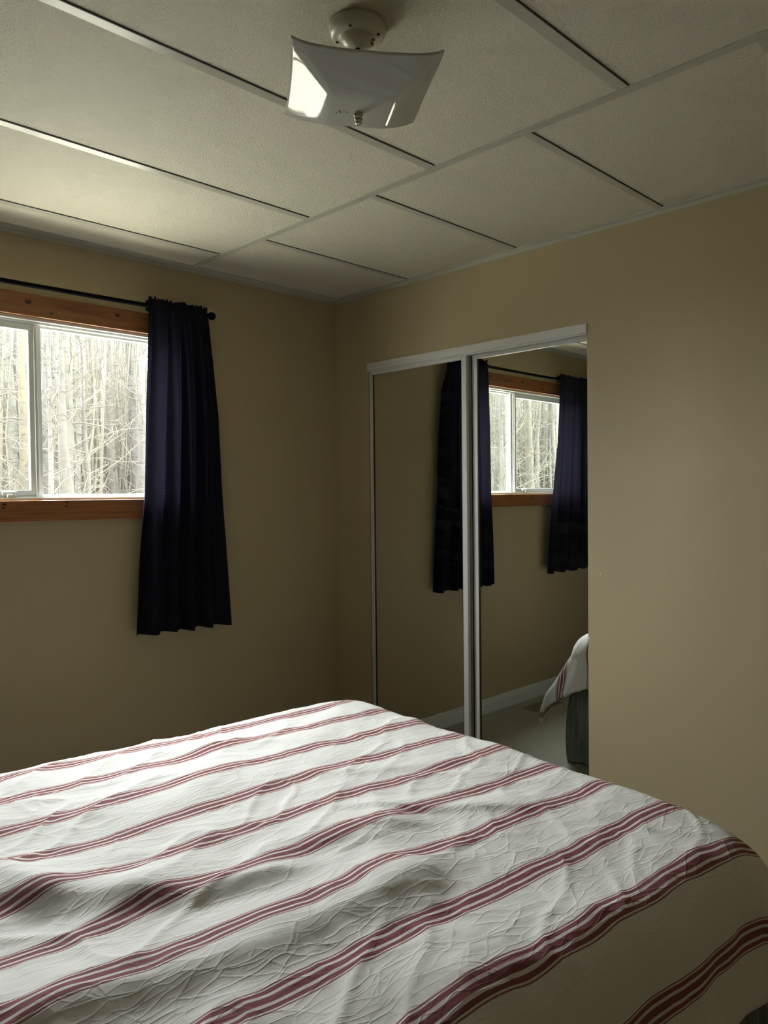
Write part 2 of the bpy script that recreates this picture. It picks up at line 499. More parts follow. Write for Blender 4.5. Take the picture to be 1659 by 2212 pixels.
# ceiling: joint strips between the panels, each with the dark joint beside it
tn = [0]
def strip(x0, x1, y0, y1, gap_side):
    tn[0] += 1
    b = BM()
    box(b, x0, x1, y0, y1, CEIL - 0.0035, CEIL, 0.0012)
    o = structure('trim_%d' % tn[0], b, M_strip)
    g = BM(); w = 0.0032
    if gap_side == 'y-': box(g, x0, x1, y0 - w, y0 - 0.0002, CEIL - 0.0016, CEIL)
    if gap_side == 'x-': box(g, x0 - 0.003, x0 - 0.0002, y0, y1, CEIL - 0.0016, CEIL)
    if gap_side: link('joint_gap', g, M_gap, o)
    else: g.free()
BX = 1.79
strip(BX, BX + 0.028, Y0, YA - 0.03, None)
for y in (2.738, 2.160, 1.560, 0.925, 0.31, -0.30): strip(X0 + 0.03, BX - 0.004, y, y + 0.030, 'y-')
for y in (2.466, 1.850, 1.231, 0.61, 0.0): strip(BX + 0.029, XB - 0.026, y, y + 0.026, 'y-')
def angle_trim(x0, x1, y0, y1, side):
    tn[0] += 1
    b = BM()
    box(b, x0, x1, y0, y1, CEIL - 0.004, CEIL, 0.001)
    if side == 'A': box(b, x0, x1, y1 - 0.003, y1, CEIL - 0.018, CEIL - 0.004)
    if side == 'B': box(b, x1 - 0.003, x1, y0, y1, CEIL - 0.018, CEIL - 0.004)
    structure('trim_%d' % tn[0], b, M_strip)
angle_trim(X0, XB - 0.022, YA - 0.045, YA, 'A')
angle_trim(XB - 0.022, XB, Y0, YA, 'B')

# ------------------------------------------------------------------ window
win = empty('window_1', ((WX0 + WX1) / 2, YA, WZ0)); win['kind'] = 'structure'
WO = Vector(win.location)
def wlink(name, bm, mat, parent=None, smooth=False):
    """bm in world coordinates, re-based to the window origin"""
    bmesh.ops.translate(bm, verts=bm.verts, vec=-WO)
    return link(name, bm, mat, parent or win, smooth)
FY0, FY1 = YA - 0.002, YA + 0.070
b = BM()
box(b, WX0, WX1, FY0, FY1, WZ1 - 0.012, WZ1, 0.001); box(b, WX0, WX1, FY0, FY1, WZ0, WZ0 + 0.010, 0.001)
box(b, WX0, WX0 + 0.012, FY0, FY1, WZ0, WZ1, 0.001); box(b, WX1 - 0.012, WX1, FY0, FY1, WZ0, WZ1, 0.001)
# inner channel steps
for y0_, y1_, w in ((YA + 0.018, FY1, 0.020), (YA + 0.044, FY1, 0.028)):
    box(b, WX0 + 0.012, WX1 - 0.012, y0_, y1_, WZ1 - w, WZ1 - 0.012, 0.001); box(b, WX0 + 0.012, WX1 - 0.012, y0_, y1_, WZ0 + 0.010, WZ0 + w - 0.004, 0.001)
    box(b, WX1 - w, WX1 - 0.012, y0_, y1_, WZ0 + 0.01, WZ1 - 0.012, 0.001); box(b, WX0 + 0.012, WX0 + w, y0_, y1_, WZ0 + 0.01, WZ1 - 0.012, 0.001)
wlink('window_frame', b, M_vinyl)
# fixed pane, right
MX = 1.150
b = BM()
gy = YA + 0.052
box(b, MX + 0.002, MX + 0.018, YA + 0.034, YA + 0.060, WZ0 + 0.01, WZ1 - 0.012, 0.002)
box(b, MX - 0.014, MX + 0.002, YA + 0.022, YA + 0.060, WZ0 + 0.01, WZ1 - 0.012, 0.002)
wlink('mullion', b, M_vinyl)
b = BM(); box(b, MX + 0.018, WX1 - 0.028, gy, gy + 0.004, WZ0 + 0.024, WZ1 - 0.028); wlink('pane', b, M_glass)
# sliding sash, left
SX0, SX1, sy = WX0 + 0.018, MX - 0.006, YA + 0.024
b = BM()
r = 0.026
box(b, SX0, SX1, sy, sy + 0.022, WZ1 - 0.020 - r, WZ1 - 0.018, 0.003); box(b, SX0, SX1, sy, sy + 0.022, WZ0 + 0.014, WZ0 + 0.014 + r, 0.003)
box(b, SX0, SX0 + r, sy, sy + 0.022, WZ0 + 0.014 + r, WZ1 - 0.02 - r, 0.003); box(b, SX1 - r, SX1, sy, sy + 0.022, WZ0 + 0.014 + r, WZ1 - 0.02 - r, 0.003)
box(b, SX1 - 0.008, SX1 + 0.002, sy - 0.008, sy, WZ0 + 0.014, WZ1 - 0.02, 0.002)
sash = wlink('sliding_sash', b, M_vinyl)
b = BM(); box(b, SX0 + r, SX1 - r, sy + 0.010, sy + 0.014, WZ0 + 0.014 + r, WZ1 - 0.02 - r); wlink('pane', b, M_glass, sash)
b = BM()
box(b, 1.010, 1.062, sy - 0.012, sy, WZ0 + 0.020, WZ0 + 0.034, 0.003); box(b, 1.025, 1.044, sy - 0.022, sy - 0.010, WZ0 + 0.012, WZ0 + 0.024, 0.003)
wlink('sash_latch', b, M_vinyl, sash)
# pine casing boards
def casing(name, x0, x1, z0, z1, knots):
    b = BM(); box(b, x0, x1, YA - 0.020, YA, z0, z1, 0.003)
    return wlink(name, b, wood_material([(kx - WO.x, kz - WO.z, kr) for kx, kz, kr in [(p, q, r_ * 1.25) for p, q, r_ in knots]], name + '_pine'))
casing('casing_board', WX0 - 0.085, WX1 + 0.050, WZ1, WZ1 + 0.085,
       [(1.105, WZ1 + 0.052, 0.0075), (1.190, WZ1 + 0.021, 0.004), (1.455, WZ1 + 0.056, 0.0065), (0.86, WZ1 + 0.03, 0.006)])
casing('casing_board', WX0 - 0.085, WX1 + 0.050, WZ0 - 0.080, WZ0,
       [(1.005, WZ0 - 0.014, 0.005), (1.002, WZ0 - 0.026, 0.004), (1.235, WZ0 - 0.008, 0.0042), (1.233, WZ0 - 0.023, 0.0034), (0.80, WZ0 - 0.05, 0.005)])
casing('casing_board', WX0 - 0.085, WX0, WZ0, WZ1, [(WX0 - 0.04, WZ0 + 0.3, 0.006)])
casing('casing_board', WX1, WX1 + 0.050, WZ0, WZ1, [(WX1 + 0.025, WZ0 + 0.4, 0.006)])

# ------------------------------------------------------------------ closet doors and track
b = BM()
hz0, hz1 = EYE + 0.604, EYE + 0.646
box(b, XB - 0.006, XB + 0.002, CY0, CY1 + 0.004, hz0 + 0.007, hz1, 0.001)
box(b, XB - 0.004, XB + 0.003, CY0, CY1 + 0.002, hz0, hz0 + 0.0065, 0.0015)
box(b, XB - 0.002, XB + 0.075, CY0, CY1, hz1 - 0.024, hz1 - 0.018)
for xx in (0.026, 0.048, 0.070): box(b, XB + xx, XB + xx + 0.0025, CY0, CY1, hz0 + 0.002, hz1 - 0.02)
structure('trim_%d' % (tn[0] + 1), b, M_track); tn[0] += 1
b = BM()
box(b, XB + 0.002, XB + 0.070, CY0, CY1, 0.0, 0.004)
for xx in (0.004, 0.030, 0.062): box(b, XB + xx, XB + xx + 0.003, CY0, CY1, 0.004, 0.012)
structure('trim_%d' % (tn[0] + 1), b, M_track); tn[0] += 1

def mirror_door(name, x, y0, y1, ztop, st_l, st_r):
    """x = front plane; stiles are st_l (towards the corner) and st_r wide"""
    root = empty(name, (x, (y0 + y1) / 2, 0.012)); root['kind'] = 'structure'
    off = -Vector(root.location)
    zb, d = 0.014, 0.019
    def put(nm, bm, mt):
        bmesh.ops.translate(bm, verts=bm.verts, vec=off); return link(nm, bm, mt, root)
    for a0, a1, s in ((y1 - st_l, y1, 1), (y0, y0 + st_r, -1)):
        b = BM(); w = a1 - a0
        k1, k2 = (0.20, 0.42) if w > 0.04 else (0.56, 0.60)
        outer = (a1 - w * k1, a1) if s > 0 else (a0, a0 + w * k1)
        inner = (a0, a1 - w * k2) if s > 0 else (a0 + w * k2, a1)
        box(b, x, x + d, outer[0], outer[1], zb, ztop, 0.002)
        box(b, x + (0.001 if w > 0.04 else 0.004), x + d, inner[0], inner[1], zb, ztop, 0.0015)
        put('stile', b, M_track)
        e = BM()
        mid = (inner[1], outer[0]) if s > 0 else (outer[1], inner[0])
        box(e, x + 0.008, x + d, mid[0], mid[1], zb, ztop - 0.001)
        g0 = inner[0] - 0.004 if s > 0 else inner[1]
        box(e, x + 0.006, x + 0.010, g0, g0 + 0.004, zb + 0.02, ztop - 0.018)
        put('gasket', e, M_black)
    b = BM(); box(b, x + 0.002, x + d, y0 + st_r, y1 - st_l, ztop - 0.018, ztop, 0.002); put('rail', b, M_track)
    b = BM(); box(b, x + 0.002, x + d, y0 + st_r, y1 - st_l, zb, zb + 0.03, 0.002); put('rail', b, M_track)
    b = BM(); box(b, x + 0.009, x + 0.014, y0 + st_r + 0.001, y1 - st_l - 0.001, zb + 0.028, ztop - 0.016); put('mirror', b, M_mirror)
    return root
mirror_door('door_1', XB + 0.004, 2.142, CY1 - 0.003, hz0 + 0.004, 0.018, 0.030)
mirror_door('door_2', XB + 0.036, CY0 + 0.003, 2.154, hz0 + 0.004, 0.046, 0.012)

# ------------------------------------------------------------------ curtain rod
RY, RZ = 2.93, EYE + 0.788
RXL, RXR = 0.215, 1.838
rod = empty('curtain_rod', ((RXL + RXR) / 2, YA, RZ))
tag(rod, 'thin black curtain rod with ball ends above the window', 'curtain rod')
ro = -Vector(rod.location)
def rput(nm, bm, mt, sm=True):
    bmesh.ops.translate(bm, verts=bm.verts, vec=ro); return link(nm, bm, mt, rod, sm)
b = BM(); n = 24
tube(b, [(RXL + (RXR - RXL) * i / n, RY, RZ - 0.006 * math.sin(PI * i / n)) for i in range(n + 1)], 0.009, 14); rput('pole', b, M_rod)
for x, s in ((RXR, 1), (RXL, -1)):
    b = BM()
    prof = [(0.0085, 0), (0.011, 0.003), (0.011, 0.007), (0.007, 0.010)] + [(0.0175 * math.sin(PI * k / 10), 0.027 - 0.0185 * math.cos(PI * k / 10)) for k in range(2, 10)] + [(0.002, 0.0458)]
    lathe(b, [(r_, h * s) for r_, h in prof], (x, RY, RZ), 'X', 20); rput('finial', b, M_rod)
for x in (RXL + 0.06, RXR - 0.06):
    b = BM()
    tube(b, [(x, YA - 0.001, RZ - 0.012), (x, YA - 0.03, RZ - 0.014), (x, RY, RZ - 0.012)], 0.004, 8)
    box(b, x - 0.009, x + 0.009, YA - 0.004, YA, RZ - 0.04, RZ + 0.02, 0.001)
    rput('bracket', b, M_rod, False)

# ------------------------------------------------------------------ curtains
def vnoise1(x, seed):
    rs = np.random.RandomState(seed); tab = rs.uniform(-1, 1, 512)
    i = np.floor(x).astype(int); f = x - i; f = f * f * (3 - 2 * f)
    return tab[i % 512] * (1 - f) + tab[(i + 1) % 512] * f

def curtain(name, edges, label, seed, ncyc, mirror=False):
    """edges: list of (z, xl, xr) top to bottom (relative to the eye height for z)"""
    nu, nv = 150, 150
    es = sorted(edges, key=lambda e: e[0])
    zt, zb = es[-1][0], es[0][0]
    u = np.linspace(0, 1, nu)[:, None] * np.ones((1, nv))
    k = np.linspace(0, 1, nv)[None, :] * np.ones((nu, 1))
    k = k ** 0.9
    z = zt + (zb - zt) * k
    zs = np.array([e[0] for e in es])
    xl = np.interp(z, zs, [e[1] for e in es]); xr = np.interp(z, zs, [e[2] for e in es])
    uu = u + 0.012 * np.sin(u * 2 * PI * 5 + k * 3)
    uu = uu - uu[0:1, :] * (1 - u) - (uu[-1:, :] - 1) * u
    x = xl + (xr - xl) * uu
    top = np.clip(1 - (zt - z) / 0.10, 0, 1)
    # gathers: tight and sharp at the rod, broad folds lower down
    fine = 0.55 * vnoise1(u * 52 + seed, seed) + 0.45 * np.sin(u * 2 * PI * ncyc * 2.4 + seed)
    ph = u * 2 * PI * ncyc + 0.8 * np.sin(u * 7 + seed) + 0.5 * k
    broad = np.sin(ph) + 0.45 * np.sin(ph * 1.9 + 1.0 + seed)
    amp = 0.004 + 0.018 * np.clip(k * 1.4, 0, 1)
    y = RY - 0.014 + fine * (0.006 + 0.002 * top) * np.clip(1 - k * 1.6, 0.08, 1) + broad * amp * (1 - top) + 0.012 * k
    # squeeze at the rod pocket
    dz = z - (RZ - EYE)
    y = y + 0.007 * np.exp(-((dz - 0.013) / 0.006) ** 2) + 0.007 * np.exp(-((dz + 0.016) / 0.007) ** 2) - 0.003 * np.exp(-(dz / 0.007) ** 2)
    ou = u if not mirror else 1 - u
    y = y + (0.012 + 0.033 * np.clip(k / 0.15, 0, 1)) * np.clip((ou - 0.80) / 0.20, 0, 1) ** 2          # outer edge turns back to the wall
    y = np.minimum(y, YA - 0.024)
    # uneven ruffled heading and hem
    z = z + np.clip(1 - (zt - z) / 0.02, 0, 1) * (0.006 * vnoise1(u * 34 + 3, seed + 1) + 0.003 * np.sin(u * 90))
    z = z + np.clip(1 - (z - zb) / 0.5, 0, 1) ** 2 * (0.006 * vnoise1(u * 9, seed + 2) + 0.004 * np.sin(ph))
    ox, oy, oz = (es[0][1] + es[0][2]) / 2, RY, zb + EYE
    V = np.stack([x - ox, y - oy, z + EYE - oz], -1).reshape(-1, 3)
    uv = np.stack([u * 0.75 * 1.0, k * 1.38], -1).reshape(-1, 2)
    root = empty(name, (ox, oy, oz))
    tag(root, label, 'curtain', 'navy curtains at the window')
    o = grid_mesh('curtain_panel', V, nu, nv, M_curtain, root, uv)
    # back of the rod pocket
    nb = 12
    ub = np.linspace(0, 1, nu)[:, None] * np.ones((1, nb)); kb = np.linspace(0, 1, nb)[None, :] * np.ones((nu, 1))
    zz = (RZ - EYE) + 0.020 - 0.044 * kb
    xb = np.interp(zz, zs, [e[1] for e in es]) * (1 - ub) + np.interp(zz, zs, [e[2] for e in es]) * ub
    yb = RY + 0.012 + 0.004 * vnoise1(ub * 40, seed + 5) - 0.008 * np.abs(2 * kb - 1) ** 3
    Vb = np.stack([xb - ox, yb - oy, zz + EYE - oz], -1).reshape(-1, 3)
    grid_mesh('rod_pocket', Vb, nu, nb, M_curtain, root, np.stack([ub * 0.75, kb * 0.05], -1).reshape(-1, 2))
    return root
curtain('curtain', [(0.817, 1.561, 1.843), (0.60, 1.552, 1.888), (0.35, 1.541, 1.912), (0.0, 1.530, 1.922), (-0.25, 1.508, 1.938), (-0.572, 1.490, 1.960)],
        'dark navy woven curtain between the window and the room corner', 3, 5)
curtain('curtain', [(0.817, 0.238, 0.748), (0.35, 0.235, 0.78), (0.0, 0.235, 0.83), (-0.25, 0.232, 0.865), (-0.555, 0.230, 0.897)],
        'dark navy curtain seen only in the closet mirror, far left of window', 11, 5, True)

# ------------------------------------------------------------------ ceiling light
LX, LY = 1.143, 1.212
lamp = empty('ceiling_light', (LX, LY, CEIL))
tag(lamp, 'square bent white glass ceiling light under round cream canopy', 'ceiling light')
b = BM()
lathe(b, [(0.003, 0), (0.060, 0), (0.0615, -0.004), (0.0610, -0.012), (0.0585, -0.020), (0.055, -0.024), (0.048, -0.0262), (0.0385, -0.0270), (0.037, -0.0285), (0.034, -0.035), (0.028, -0.0415), (0.019, -0.0465), (0.010, -0.0485), (0.003, -0.049)], (0, 0, 0), n=64)
can = link('canopy', b, M_canopy, lamp, True)
for ang in (-62, 118, -152, 28):
    a = math.radians(ang); q = Vector((math.cos(a) * 0.0465, math.sin(a) * 0.0465, 0))
    b = BM(); lathe(b, [(0.0035, -0.0245), (0.0036, -0.0272), (0.001, -0.0276)], q, n=12)
    link('screw_hole', b, M_black, can, True)
# red brown smudge on the canopy dome
b = BM(); rs = random.Random(5)
for i in range(9):
    a = math.radians(-50 + rs.uniform(-14, 14)); h = -0.031 - 0.009 * rs.random(); rr = np.interp(-h, [0.0285, 0.035, 0.0415], [0.037, 0.034, 0.028])
    q = Vector((math.cos(a) * rr, math.sin(a) * rr, h))
    bmesh.ops.create_icosphere(b, subdivisions=1, radius=0.0018 + 0.0016 * rs.random(), matrix=Matrix.Translation(q))
link('rust_stain', b, M_rust, can, True)
b = BM(); tube(b, [(0, 0, -0.047), (0, 0, -0.192)], 0.0052, 14)
for k in range(13): tube(b, [(0, 0, -0.050 - k * 0.01), (0, 0, -0.056 - k * 0.01)], 0.0060, 14)
link('stem', b, M_bronze, lamp, True)
def shade():
    n = 61; L = 0.151
    a = np.linspace(-1, 1, n); A, B = np.meshgrid(a, a, indexing='ij')
    m = np.maximum(np.abs(A), np.abs(B)); mn = np.minimum(np.abs(A), np.abs(B))
    sm = (np.abs(A) ** 16 + np.abs(B) ** 16) ** (1 / 16)
    q = (sm - 0.43) / 0.57
    t = 0.5 * (q + np.sqrt(q * q + 0.006))
    z = 0.003 * sm ** 2 + 0.046 * t + 0.009 * (mn * m) ** 3
    r = 1 - 0.03 * (1 - mn ** 2) * m ** 3            # sides bow in a little
    X = A * L * r; Y = B * L * r
    def V(zz, off): return np.stack([X, Y, zz + off], -1).reshape(-1, 3)
    o = grid_mesh('glass_shade', V(z, 0.0), n, n, M_shade, lamp)
    o.location = (0, 0, -0.185); o.rotation_euler = (0, 0, math.radians(-34.8))
    so = o.modifiers.new('thickness', 'SOLIDIFY'); so.thickness = 0.003; so.offset = 1
    return o
sh = shade()
b = BM(); rs = random.Random(3)
for i in range(7): bmesh.ops.create_icosphere(b, subdivisions=1, radius=0.0016, matrix=Matrix.Translation((rs.uniform(-0.012, 0.012) - 0.035, rs.uniform(-0.008, 0.008) - 0.0, 0.0003)) @ Matrix.Diagonal((1, 1.6, 0.3, 1)))
link('dust_specks', b, simple('grey_specks', (0.10, 0.10, 0.10), 0.8), sh, True)
b = BM()
lathe(b, [(0.003, -0.1865), (0.0100, -0.187), (0.0105, -0.190), (0.0080, -0.192), (0.0088, -0.194), (0.0092, -0.198), (0.0070, -0.201), (0.0075, -0.204), (0.0062, -0.208), (0.002, -0.2095)], (0, 0, 0), n=28)
link('finial', b, M_nickel, lamp, True)
b = BM()
for s in (-1, 1):
    lathe(b, [(0.011, -0.085), (0.013, -0.10), (0.013, -0.118), (0.009, -0.122)], (0.030 * s, 0, 0), n=20)
tube(b, [(-0.03, 0, -0.088), (0.03, 0, -0.088)], 0.003, 8)

b.free()

# ------------------------------------------------------------------ bed
TH = math.radians(-5.5)
def L2W(a, bb): return (a * math.cos(TH) - bb * math.sin(TH), a * math.sin(TH) + bb * math.cos(TH))
AC, BC = 0.66, 1.53
cxw, cyw = L2W(AC, BC)
bed = empty('bed', (cxw, cyw, 0), TH)
tag(bed, 'queen bed with grey green gathered skirt under the striped duvet', 'bed')
MA0, MA1, MB0, MB1 = -0.36, 1.69, 0.765, 2.295
b = BM(); box(b, MA0 - AC, MA1 - AC, MB0 - BC, MB1 - BC, 0.37, 0.585, 0.05); link('mattress', b, M_mat, bed, True)
b = BM(); box(b, MA0 - AC + 0.01, MA1 - AC - 0.01, MB0 - BC + 0.01, MB1 - BC - 0.01, 0.17, 0.37, 0.015); link('box_spring', b, M_mat, bed)
for sa in (MA0 + 0.06, MA1 - 0.10):
    for sb in (MB0 + 0.08, MB1 - 0.10):
        b = BM(); lathe(b, [(0.022, 0), (0.025, 0.02), (0.028, 0.17)], (sa - AC, sb - BC, 0), n=16); link('leg', b, M_bronze, bed, True)
def skirt():
    pts = [(MA0, MB0), (MA1, MB0), (MA1, MB1), (MA0, MB1)]
    P, Nn = [], []
    step = 0.006
    rc = 0.03
    for i in range(3):
        p, q = np.array(pts[i]), np.array(pts[i + 1]); d = q - p; L = np.linalg.norm(d); d = d / L
        nrm = np.array([d[1], -d[0]])
        for s in np.arange(rc if i > 0 else 0, L - (rc if i < 2 else 0), step): P.append(p + d * s); Nn.append(nrm)
        if i < 2:
            d2 = np.array(pts[i + 2]) - q; d2 = d2 / np.linalg.norm(d2); n2 = np.array([d2[1], -d2[0]])
            c = q - nrm * rc - d * 0 - 0 * d2; c = q - d * rc + d2 * rc
            for k in range(1, 8):
                a = k / 8 * PI / 2; nn = nrm * math.cos(a) + n2 * math.sin(a); P.append(c + nn * rc); Nn.append(nn)
    P = np.array(P); Nn = np.array(Nn); n = len(P); nv = 30
    s = np.arange(n) * step
    k = np.linspace(0, 1, nv)
    V = np.zeros((n, nv, 3))
    wv = 0.55 * np.sin(s * 2 * PI / 0.095 + 1.5 * np.sin(s * 5)) + 0.6 * vnoise1(s * 26, 4)
    for j in range(nv):
        off = 0.010 + (0.006 + 0.022 * k[j]) * (wv * 0.8 + 0.35 * vnoise1(s * 7 + k[j] * 1.2, 9)) + 0.016 * math.sin(k[j] * PI) + 0.008 * k[j]
        V[:, j, 0] = P[:, 0] + Nn[:, 0] * off - AC; V[:, j, 1] = P[:, 1] + Nn[:, 1] * off - BC
        V[:, j, 2] = 0.40 - (0.388) * k[j] + (0.004 * vnoise1(s * 15, 12) * k[j])
    o = grid_mesh('bed_skirt', V.reshape(-1, 3), n, nv, M_skirt, bed)
skirt()

# ---- duvet
def vnoise2(x, y, seed):
    rs = np.random.RandomState(seed); tab = rs.uniform(-1, 1, (256, 256))
    i = np.floor(x).astype(int); j = np.floor(y).astype(int); f = x - i; g = y - j
    f = f * f * f * (f * (f * 6 - 15) + 10); g = g * g * g * (g * (g * 6 - 15) + 10)
    t = lambda a_, b_: tab[a_ % 256, b_ % 256]
    return (t(i, j) * (1 - f) + t(i + 1, j) * f) * (1 - g) + (t(i, j + 1) * (1 - f) + t(i + 1, j + 1) * f) * g

def ridge_field(X, Y, pts, h, w_near, w_far, taper=0.12):
    """raised fold along a polyline (world xy); the side towards the room's near corner is steeper"""
    best = np.full(X.shape, 1e9); side = np.zeros(X.shape); tpar = np.zeros(X.shape)
    L = [0]
    for p, q in zip(pts[:-1], pts[1:]): L.append(L[-1] + math.hypot(q[0] - p[0], q[1] - p[1]))
    for i, (p, q) in enumerate(zip(pts[:-1], pts[1:])):
        dx, dy = q[0] - p[0], q[1] - p[1]; l2 = dx * dx + dy * dy
        t = ((X - p[0]) * dx + (Y - p[1]) * dy) / l2; tc = np.clip(t, 0, 1)
        ex, ey = X - (p[0] + tc * dx), Y - (p[1] + tc * dy)
        d = np.hypot(ex, ey); m = d < best
        sg = np.sign(dx * (Y - p[1]) - dy * (X - p[0]))      # + = left of the direction of travel
        best = np.where(m, d, best); side = np.where(m, sg, side)
        tpar = np.where(m, L[i] + tc * (L[i + 1] - L[i]), tpar)
    w = np.where(side < 0, w_near, w_far)
    end = np.clip(np.minimum(tpar, L[-1] - tpar) / taper, 0, 1)
    end = end * end * (3 - 2 * end)
    return h * np.exp(-(best / w) ** 2) * (0.25 + 0.75 * end)

def duvet():
    A1, B0, B1, R = 1.635, 0.825, 2.225, 0.115
    TOP = 0.662
    a0, a1, b0, b1 = -0.38, A1 + 0.305, B0 - 0.35, B1 + 0.365
    st = 0.0075
    na, nb = int((a1 - a0) / st) + 1, int((b1 - b0) / st) + 1
    ca, cb = np.meshgrid(np.linspace(a0, a1, na), np.linspace(b0, b1, nb), indexing='ij')
    da = np.maximum(ca - A1, 0); db = np.where(cb < B0, cb - B0, np.where(cb > B1, cb - B1, 0.0))
    RC = 0.085                                            # the bed corners are rounded in plan
    mid = (B0 + B1) / 2; sgb = np.sign(cb - mid)
    qa = ca - (A1 - RC); qb = np.abs(cb - mid) - ((B1 - B0) / 2 - RC)
    inc = (qa > 0) & (qb > 0)
    rr = np.hypot(qa, qb) + 1e-12
    s = np.where(inc, np.maximum(rr - RC, 0), np.hypot(da, db)) + 1e-12
    ua = np.where(inc, qa / rr, da / s); ub = np.where(inc, sgb * qb / rr, db / s)
    Lq = R * PI / 2
    ang = np.minimum(s / R, PI / 2)
    over = np.maximum(s - Lq, 0)
    flare = np.where(cb > B1, 0.36, np.where(cb < B0, 0.12, 0.16))
    h = R * np.sin(ang) + flare * over
    d = R * (1 - np.cos(ang)) + over
    # folds in the hanging part
    hang = np.clip(d / 0.30, 0, 1) ** 1.3
    phi = np.arctan2(np.maximum(qb, 0), np.maximum(qa, 0) + 1e-9)
    corner = np.clip(np.minimum(qa, qb) / 0.14, 0, 1)
    per = np.where(db == 0, cb, ca) * 1.0
    fold = vnoise1(per * 5.5 + 20, 31) * 0.014 + vnoise1(per * 13 + 5, 32) * 0.008
    cfold = 0.026 * np.sin(phi * 8.0 + 2.2) + 0.010 * np.sin(phi * 17 + 1.0)
    h = h + hang * ((1 - corner) * fold + corner * cfold + 0.06 * corner)
    bx = np.clip(ca, None, A1); by = np.clip(cb, B0, B1)
    rim = inc & (rr > RC)
    bx = np.where(rim, (A1 - RC) + ua * RC, bx); by = np.where(rim, mid + sgb * ((B1 - B0) / 2 - RC) + ub * RC, by)
    inn = inc & ~rim
    ua = np.where(inn, 0, ua); ub = np.where(inn, 0, ub)
    x = bx + ua * h; y = by + ub * h; z = TOP - d
    # world coordinates of the resting point for the folds on top
    wx = x * math.cos(TH) - y * math.sin(TH); wy = x * math.sin(TH) + y * math.cos(TH)
    wt = np.clip(1 - d / 0.12, 0, 1)
    H = np.zeros_like(z)
    H += 0.011 * vnoise2(ca * 2.2 + 3, cb * 2.6 + 1, 41)
    H += 0.0065 * vnoise2((ca * 0.85 + cb * 0.5) * 5.2, (cb * 0.85 - ca * 0.5) * 9.0, 42)
    rg = 1 - np.abs(vnoise2((ca * 0.8 + cb * 0.6) * 4.2 + 0.4 * vnoise2(ca * 6, cb * 6, 50), (cb * 0.8 - ca * 0.6) * 10.0 + 0.5 * vnoise2(ca * 5, cb * 5, 51), 43))
    H += 0.0055 * rg ** 4
    rg2 = 1 - np.abs(vnoise2((ca * 0.95 - cb * 0.3) * 9 + 0.6 * vnoise2(ca * 9, cb * 9, 52), (cb * 0.95 + ca * 0.3) * 20.0, 44))
    H += 0.0022 * rg2 ** 6
    H += 0.0030 * vnoise2(ca * 11 + 2, cb * 7 + 1, 45) + 0.0016 * vnoise2(ca * 24 + 2, cb * 16 + 1, 46)
    left = np.clip((1.35 - wx) / 0.8, 0, 1)
    H *= 0.75 + 0.4 * left
    F = ridge_field
    H += F(wx, wy, [(0.40, 1.62), (0.517, 1.455), (0.63, 1.338), (0.726, 1.240), (0.86, 1.195), (0.98, 1.175)], 0.025, 0.040, 0.12)
    H += F(wx, wy, [(0.25, 1.19), (0.391, 1.115), (0.549, 1.055), (0.715, 1.015), (0.983, 0.99), (1.15, 1.0)], 0.028, 0.055, 0.12)
    H += F(wx, wy, [(0.93, 1.255), (1.042, 1.235), (1.157, 1.205), (1.28, 1.13)], 0.013, 0.032, 0.09)
    H += F(wx, wy, [(1.16, 1.37), (1.216, 1.307), (1.317, 1.179), (1.507, 1.003)], 0.010, 0.018, 0.05)
    H += F(wx, wy, [(0.44, 1.80), (0.50, 1.58), (0.553, 1.441), (0.62, 1.38)], 0.012, 0.03, 0.06)
    H += F(wx, wy, [(0.90, 2.10), (1.25, 1.93), (1.45, 1.80)], 0.010, 0.05, 0.08)
    H += F(wx, wy, [(1.20, 1.62), (1.45, 1.44), (1.70, 1.30)], 0.006, 0.03, 0.05)
    # loft eases off towards the rim
    H += 0.010 * np.sin(np.clip((cb - B0) / (B1 - B0), 0, 1) * PI) - 0.005
    z = z + H * wt
    # small sideways crumple on the hanging parts
    x = x + ua * (1 - wt) * 0.004 * vnoise2(ca * 14, cb * 14, 61); y = y + ub * (1 - wt) * 0.004 * vnoise2(ca * 14, cb * 14, 62)
    t = (cb - 2.19) / 0.175 + 0.04 * vnoise2(ca * 3.0, cb * 3.0, 71) + 0.03 * vnoise2(ca * 11, cb * 8.0, 72)
    V = np.stack([x - AC, y - BC, z - 0.26], -1).reshape(-1, 3)
    uv = np.stack([ca, t], -1).reshape(-1, 2)
    o = grid_mesh('duvet', V, na, nb, M_duvet, None, uv)
    o.location = (cxw, cyw, 0.26); o.rotation_euler = (0, 0, TH)
    so = o.modifiers.new('loft', 'SOLIDIFY'); so.thickness = 0.020; so.offset = -1
    tag(o, 'white duvet with dark red stripes, creased, spread over the bed', 'duvet')
    return o
duvet()

# ------------------------------------------------------------------ floor register
fv = empty('floor_vent', (1.105, 2.832, 0))
tag(fv, 'small brown floor register beside the white baseboard, seen in mirror', 'floor vent')
b = BM()
box(b, -0.15, 0.15, -0.058, -0.046, 0, 0.005, 0.001); box(b, -0.15, 0.15, 0.046, 0.058, 0, 0.005, 0.001)
box(b, -0.15, -0.138, -0.046, 0.046, 0, 0.005, 0.001); box(b, 0.138, 0.15, -0.046, 0.046, 0, 0.005, 0.001)
link('vent_frame', b, M_vent, fv)
b = BM()
for k in range(22):
    x = -0.132 + k * 0.0125
    box(b, x, x + 0.005, -0.046, 0.046, 0.0005, 0.004)
box(b, -0.138, 0.138, -0.003, 0.003, 0.0005, 0.0045)
link('vent_grille', b, M_vent, fv)

# ------------------------------------------------------------------ outside
b = BM(); box(b, -70, 45, YA + T, 70, -1.0, -0.55)
structure('ground', b, M_ground)

